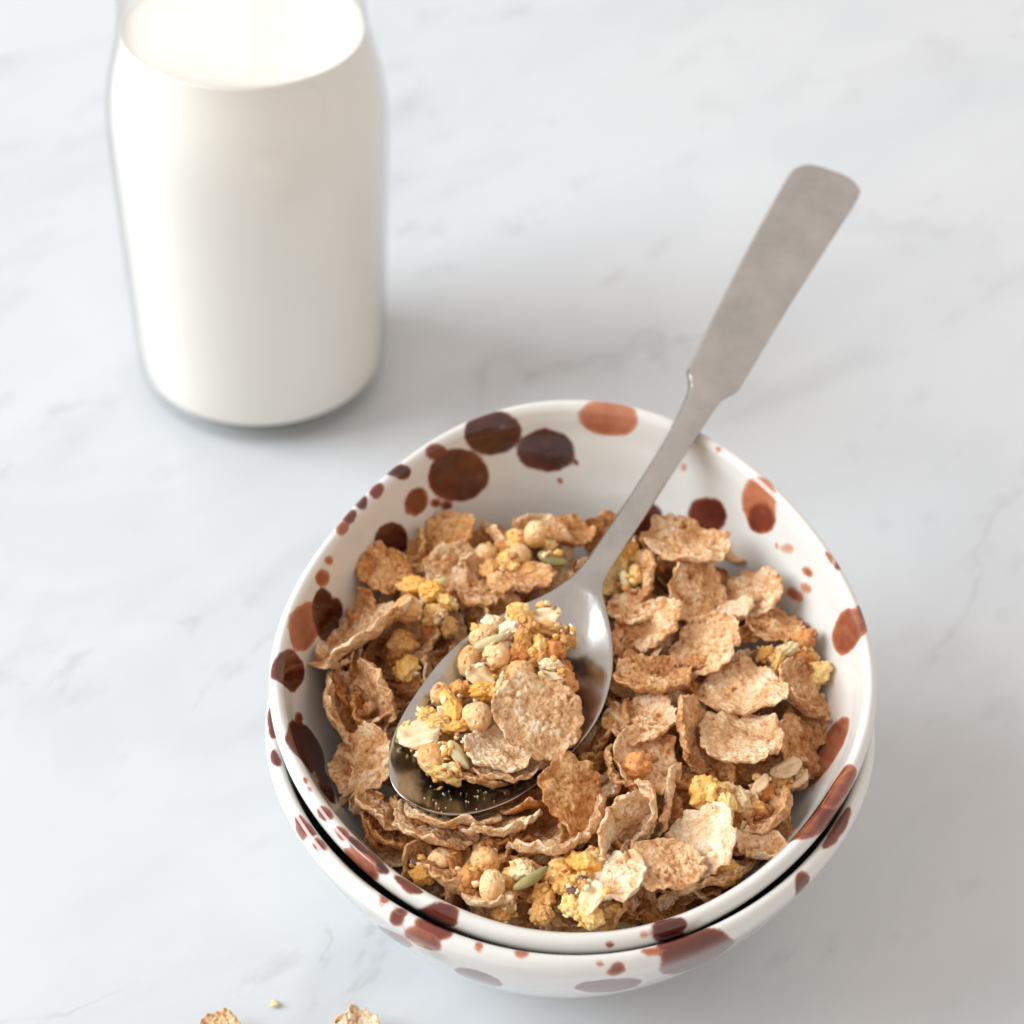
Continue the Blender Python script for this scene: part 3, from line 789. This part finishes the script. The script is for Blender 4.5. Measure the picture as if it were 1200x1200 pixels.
# small broken pieces lying between the whole flakes
frag = [flake_mesh('flake_fragment', .0052, .7, .6, .1, 400 + k, (FLAKE, FLAKE_P, FLAKE_T)[k % 3], rings=14, seg=52, ruff=1.1, bend_ang=k) for k in range(9)]
rnd = random.Random(23)
for k in range(64):
    for _ in range(80):
        px, py = rnd.uniform(380, 960), rnd.uniform(625, 1075)
        inside_spoon = (px - 590) ** 2 / 150 ** 2 + (py - 825) ** 2 / 150 ** 2 < 1 or abs((px - 690) + (py - 670) * .62) < 60 and py < 700
        if not inside_spoon and ((px - 672) / 285) ** 2 + ((py - 850) / 225) ** 2 < 1: break
    P = on_heap(px, py, rnd.uniform(0, 4.5) * mm)
    o = obj('flake_fragment', frag[k % 9]); o.location = tuple(P); s = rnd.uniform(.6, 1.15); o.scale = (s, s, s)
    o.rotation_euler = (rnd.gauss(0, .6), rnd.gauss(0, .6), rnd.uniform(0, 6.28))
    side = ('back ' if py < 740 else 'front ' if py > 950 else 'middle ') + ('left' if px < 560 else 'right' if px > 770 else 'centre')
    tag(o, 'small broken flake piece between whole flakes, %s of the bowl' % side, 'flake', 'broken flake pieces ' + side)

# ------------------------------------------------------------------ clusters and single pieces in the heap (code, px, py, a, b, angle, lift)
def cluster(label, parts, where, cat='cluster', name='granola_cluster'):
    Ps = [where(q[1], q[2], q[6] * mm) for q in parts]
    c = np.mean(Ps, axis=0); c[2] = min(p[2] for p in Ps) - .003
    root = empty(name, tuple(c)); tag(root, label, cat, 'granola clusters among the flakes')
    for q, P in zip(parts, Ps): grain(*q[:6], P, root)
    rnd = random.Random(int(parts[0][1] * 7 + parts[0][2]))
    for mat, n, r0, r1 in ((AMBER, 4, .45, 1.15), (CREAM, 4, .35, .95), (CORN, 3, .5, 1.2), (FLAKE, 4, .5, 1.3)):
        V, Fc = [], []
        for q, P in zip(parts, Ps):
            rad = (q[3] + q[4]) / 2 * .00020
            for _ in range(n):
                d = Vector((rnd.gauss(0, 1), rnd.gauss(0, 1), rnd.gauss(0, 1))).normalized()
                if d.dot(Vector(-FWD)) > .55: continue
                cpos = Vector(P) + d * rad * rnd.uniform(.8, 1.15)
                rr = rnd.uniform(r0, r1) * mm; o_ = len(V); so = Vector((rnd.uniform(0, 99),) * 3)
                sx, sy, sz = rnd.uniform(.6, 1.5), rnd.uniform(.6, 1.2), rnd.uniform(.35, .9)
                rot = Matrix.Rotation(rnd.uniform(0, 6.28), 3, d)
                for v in ICO1[0]:
                    k_ = 1 + .7 * mn.noise(v * 1.7 + so)
                    V.append(tuple(cpos + rot @ Vector((v.x * sx, v.y * sy, v.z * sz)) * (rr * k_) - root.location))
                Fc += [tuple(o_ + i for i in f) for f in ICO1[1]]
        tag(obj('crumb_coating', mesh('crumb_coating', V, Fc, mat), root), kind='stuff')
    return root
cluster('cluster of puffs and yellow corn with green seed at the back, left of spoon neck', [
    ('p', 629, 626, 16, 16, 0, 7), ('p', 608, 651, 14, 14, 0, 6), ('y', 596, 660, 15, 9, 40, 6), ('y', 604, 633, 13, 11, 0, 5), ('a', 590, 642, 12, 10, 0, 3), ('g', 648, 656, 19, 9, 20, 5),
    ('y', 641, 636, 12, 8, 30, 5), ('a', 622, 668, 13, 8, 10, 4), ('p', 569, 650, 14, 13, 0, 4), ('a', 575, 668, 12, 12, 0, 3), ('p', 583, 682, 13, 13, 0, 3)], on_heap)
cluster('cluster of yellow corn and seeds stuck above the long curled flake at the left', [
    ('y', 486, 688, 17, 11, 10, 9), ('y', 505, 692, 15, 12, -30, 9), ('p', 478, 714, 17, 16, 0, 11), ('a', 509, 722, 15, 12, 0, 7), ('f', 515, 724, 6, 4, 30, 10), ('s', 514, 682, 10, 6, -30, 10), ('y', 522, 706, 14, 8, 40, 7), ('o', 503, 738, 12, 9, 0, 4), ('a', 526, 736, 10, 12, 0, 4)], on_heap)
cluster('amber corn pieces sunk between flakes left of the spoon rim', [
    ('a', 472, 753, 17, 14, 20, 4), ('y', 476, 786, 12, 18, 10, 4), ('a', 466, 770, 12, 12, 0, 2), ('o', 486, 800, 10, 10, 0, 1)], on_heap)
cluster('yellow and orange corn cluster right behind the spoon neck', [
    ('y', 735, 648, 16, 13, 30, 6), ('a', 752, 655, 12, 10, -20, 6), ('y', 722, 668, 13, 16, 0, 5), ('y', 744, 675, 8, 12, 0, 6), ('s', 733, 682, 14, 6, 80, 6), ('a', 716, 690, 12, 12, 0, 2), ('o', 776, 662, 7, 9, 0, 6)], on_heap)
cluster('orange and yellow cluster highest by the right bowl wall', [
    ('o', 941, 750, 17, 11, -30, 8), ('o', 936, 771, 15, 11, 0, 7), ('y', 957, 791, 17, 14, -10, 6), ('y', 911, 778, 6, 17, 20, 8), ('c', 920, 763, 13, 7, -30, 8), ('a', 950, 770, 9, 8, 0, 7), ('y', 897, 768, 9, 12, 40, 6)], on_heap)
cluster('pale corn and peanut pieces in a row at the right front', [
    ('y', 826, 931, 18, 19, 0, 8), ('y', 850, 939, 11, 20, -20, 8), ('c', 866, 935, 11, 16, -30, 7), ('a', 882, 946, 15, 12, 10, 5), ('o', 893, 926, 15, 13, 0, 4), ('l', 891, 920, 15, 8, -50, 7), ('p', 872, 952, 12, 10, 0, 4)], on_heap)
cluster('two pale almond slices by the right wall glaze streak', [
    ('l', 922, 901, 19, 12, -25, 6), ('l', 934, 914, 16, 9, -35, 4), ('a', 912, 920, 12, 12, 0, 3)], on_heap)
cluster('yellow corn cluster with flax seeds at the front centre rim', [
    ('y', 660, 1020, 17, 14, 0, 6), ('y', 684, 1014, 18, 14, 30, 8), ('c', 697, 1006, 14, 9, 30, 8), ('y', 662, 1037, 15, 11, 0, 8), ('f', 670, 1044, 10, 5, -20, 10), ('f', 684, 1030, 8, 4, 10, 10), ('y', 671, 1063, 13, 14, 0, 8), ('y', 690, 1073, 15, 12, 20, 9),
    ('t', 694, 1052, 20, 15, -60, 12), ('a', 715, 1066, 14, 10, 0, 6), ('a', 648, 1030, 12, 11, 0, 5)], on_heap)
cluster('puffs and orange nuggets with white oat at the front left rim', [
    ('p', 569, 1010, 18, 17, 0, 6), ('p', 576, 1038, 15, 19, 0, 10), ('p', 518, 1009, 17, 15, 0, 4), ('o', 547, 1030, 16, 14, 0, 7), ('y', 496, 1026, 13, 11, 20, 5), ('c', 612, 1020, 15, 12, 10, 8), ('y', 598, 1032, 10, 13, 0, 6), ('a', 637, 1053, 13, 15, 0, 6), ('a', 634, 1071, 12, 11, 0, 6),
    ('s', 596, 1058, 8, 7, 60, 8), ('a', 589, 1070, 11, 12, 0, 5), ('o', 575, 990, 14, 8, -5, 4), ('f', 490, 1010, 9, 6, 20, 5)], on_heap)
def single(code, px, py, a, b, ang, lift, label, cat, where=on_heap):
    o = grain(code, px, py, a, b, ang, where(px, py, lift * mm)); tag(o, label, cat, 'single grains among the flakes'); return o
single('o', 748, 897, 20, 16, -15, 9, 'orange nugget lying in the cupped flake', 'nugget')
single('g', 623, 1030, 24, 6, -32, 11, 'long grey-green pumpkin seed beside the white nugget at the front', 'seed')
single('o', 805, 964, 18, 12, -20, 4, 'orange nugget in the gap above the biggest ragged pale flake', 'nugget')
single('y', 851, 1024, 17, 14, -20, 5, 'yellow corn piece under the biggest ragged pale flake', 'nugget')
single('a', 690, 893, 13, 10, 0, 1, 'amber nugget in the gap right of the front spoon rim', 'nugget')

# ------------------------------------------------------------------ what lies in the spoon
cluster('granola cluster of puffs, oats and seeds heaped highest in the spoon', [
    ('a', 600, 780, 22, 18, 0, -3), ('a', 630, 790, 22, 20, 0, -3), ('o', 650, 785, 18, 16, 0, -2), ('a', 575, 790, 18, 14, 0, -4), ('c', 600, 752, 20, 14, 0, 1), ('a', 630, 752, 18, 16, 0, 1),
    ('p', 582, 768, 17, 16, 0, 7), ('p', 609, 790, 17, 16, 0, 7), ('p', 551, 776, 15, 19, 0, 1), ('p', 566, 746, 17, 14, -30, 4), ('c', 576, 731, 11, 9, 0, 4),
    ('y', 609, 722, 17, 14, 10, 6), ('a', 622, 733, 8, 16, -30, 8), ('c', 598, 739, 13, 10, -30, 6), ('t', 640, 722, 19, 13, -10, 5), ('a', 646, 739, 17, 9, 15, 5), ('o', 650, 761, 16, 13, 0, 6), ('a', 664, 748, 11, 12, 0, 4),
    ('f', 667, 738, 6, 4, 30, 7), ('a', 613, 753, 11, 16, 0, 8), ('o', 607, 768, 13, 10, 0, 7), ('a', 628, 772, 13, 11, 0, 6), ('s', 575, 752, 21, 7, -22, 9), ('t', 563, 793, 18, 14, 30, 4), ('s', 587, 797, 12, 5, -70, 8),
    ('y', 571, 812, 20, 10, 5, 4), ('c', 645, 780, 12, 7, 0, 7), ('o', 660, 800, 17, 20, 20, 4), ('t', 646, 796, 16, 10, 20, 7), ('y', 632, 757, 9, 14, 0, 7)], on_spoon)
cluster('granola cluster with a white oat at the spoon tip side', [
    ('a', 520, 870, 22, 18, 0, -4), ('a', 540, 850, 20, 18, 0, -4), ('a', 555, 880, 20, 15, 0, -4.5), ('a', 560, 902, 17, 10, 0, -5.2), ('a', 596, 898, 18, 12, 0, -5), ('a', 625, 880, 18, 12, 0, -4.5), ('a', 530, 900, 14, 9, 0, -5), ('t', 492, 862, 25, 19, -15, 3), ('y', 500, 838, 11, 8, -10, 3), ('y', 475, 857, 9, 8, -20, 2),
    ('p', 517, 814, 13, 14, 0, 1), ('a', 541, 809, 15, 12, -20, 1), ('y', 530, 830, 10, 21, -25, 4), ('y', 515, 848, 17, 9, 10, 4), ('y', 536, 853, 14, 7, 0, 4), ('p', 506, 888, 18, 18, 0, 2),
    ('s', 537, 885, 20, 8, 55, 5), ('s', 525, 878, 8, 3, -30, 6), ('s', 530, 900, 11, 4, 20, 5), ('y', 522, 909, 20, 8, 15, 1), ('f', 541, 862, 9, 5, 10, 3), ('f', 552, 867, 9, 5, -50, 3), ('t', 525, 838, 15, 8, 30, 3)], on_spoon)
single('p', 559, 840, 18, 18, 0, 5, 'single round puff in the middle of the spoon, left of its big flake', 'puff', on_spoon)
SPF = [
    (662, 868, 24, 14, -40, -1, 'n', .5, .1, 'flake tucked beneath the big flake in the spoon'),
    (560, 916, 40, 11, 14, -3.6, 'n', .4, .1, 'brown flake under the small double flake in the spoon'),
    (590, 905, 44, 17, 2, -1.2, 'p', .4, .1, 'lower layer of the two small flakes at the front of the spoon'),
    (585, 888, 42, 24, 12, 2, 'p', .5, .1, 'upper layer of the two small flakes at the front of the spoon'),
    (628, 842, 52, 49, 40, 9, 'p', .25, .05, 'big round bumpy flake facing up in the spoon'),
]
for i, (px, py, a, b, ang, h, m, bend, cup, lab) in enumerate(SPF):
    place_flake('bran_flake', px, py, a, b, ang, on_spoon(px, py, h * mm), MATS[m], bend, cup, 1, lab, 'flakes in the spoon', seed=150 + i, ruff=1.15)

# ------------------------------------------------------------------ on the table
def table_flake(px, py, a, b, ang, seed, label):
    P = on_table(px, py, .0035)
    R = a * np.linalg.norm(P - CAM) / F_PX
    o = obj('bran_flake', flake_mesh('bran_flake', R, b / a, .6, .15, seed, FLAKE_P, ruff=1.2)); o.location = tuple(P); o.rotation_euler = (0, 0, math.radians(-ang))
    tag(o, label, 'flake', 'flakes dropped on the marble')
table_flake(258, 1212, 27, 24, 0, 71, 'flake dropped on the marble at the bottom edge, the left one')
table_flake(418, 1212, 30, 27, 0, 72, 'flake dropped on the marble at the bottom edge, the right one')
P = on_table(322, 1176, .0008)
o = obj('crumb', lib('crag', CREAM, 1)); o.location = tuple(P); o.scale = (.33, .28, .25); tag(o, 'tiny pale crumb lying alone on the marble', 'crumb')

# fine dust of crumbs: uncountable
def crumbs():
    rnd = random.Random(4); V = []; Fc = []
    base = [Vector(p) for p in ((1, 0, 0), (-1, 0, 0), (0, 1, 0), (0, -1, 0), (0, 0, 1), (0, 0, -1))]
    tris = [(0, 2, 4), (2, 1, 4), (1, 3, 4), (3, 0, 4), (2, 0, 5), (1, 2, 5), (3, 1, 5), (0, 3, 5)]
    def add(P, r):
        o = len(V)
        for b in base: V.append(tuple(np.array(P) + np.array(b) * r * rnd.uniform(.6, 1.2)))
        for t in tris: Fc.append(tuple(o + i for i in t))
    E = catmull(EDGE, 3)
    for _ in range(45):
        px, py = rnd.gauss(545, 30), rnd.gauss(934, 10)
        P = plane_hit(px, py, SP_TIP, SP_N)
        for _k in range(3):
            s = (P - SP_TIP) @ SP_AX / mm; t = (P - SP_TIP) @ LAT / mm
            if not (-1 < s < 60): break
            l, r = np.interp(s, E[:, 0], E[:, 1]), np.interp(s, E[:, 0], E[:, 2])
            uu = abs((t - (l + r) / 2) / max((r - l) / 2, .1))
            if uu > .93: break
            x = (s + 1.6) / 78; dep = 6.8 * (math.sin(math.pi * min(x ** .85, 1))) ** .75 * (1 - uu ** 2.1)
            lift = 2.2 * (abs(x - .45) / .55) ** 2 * .6
            P = plane_hit(px, py, SP_TIP + SP_N * ((lift - dep + .75) * mm), SP_N)
        else:
            add(P, rnd.choice((.0001, .00014, .0002, .00032)))
    for _ in range(420):
        a = rnd.uniform(0, 6.28); r = rnd.uniform(.03, .058); x, y = r * math.cos(a), r * math.sin(a)
        P = np.array([x, y, heap_local(x, y) - rnd.uniform(0, 3) * mm]) @ RT.T + C_UP
        add(P, rnd.uniform(.0002, .0006))
    o = obj('crumbs', mesh('crumbs', V, Fc, CREAM, False)); tag(o, 'fine pale crumbs dusting the spoon and the cereal', 'crumbs', kind='stuff')
crumbs()
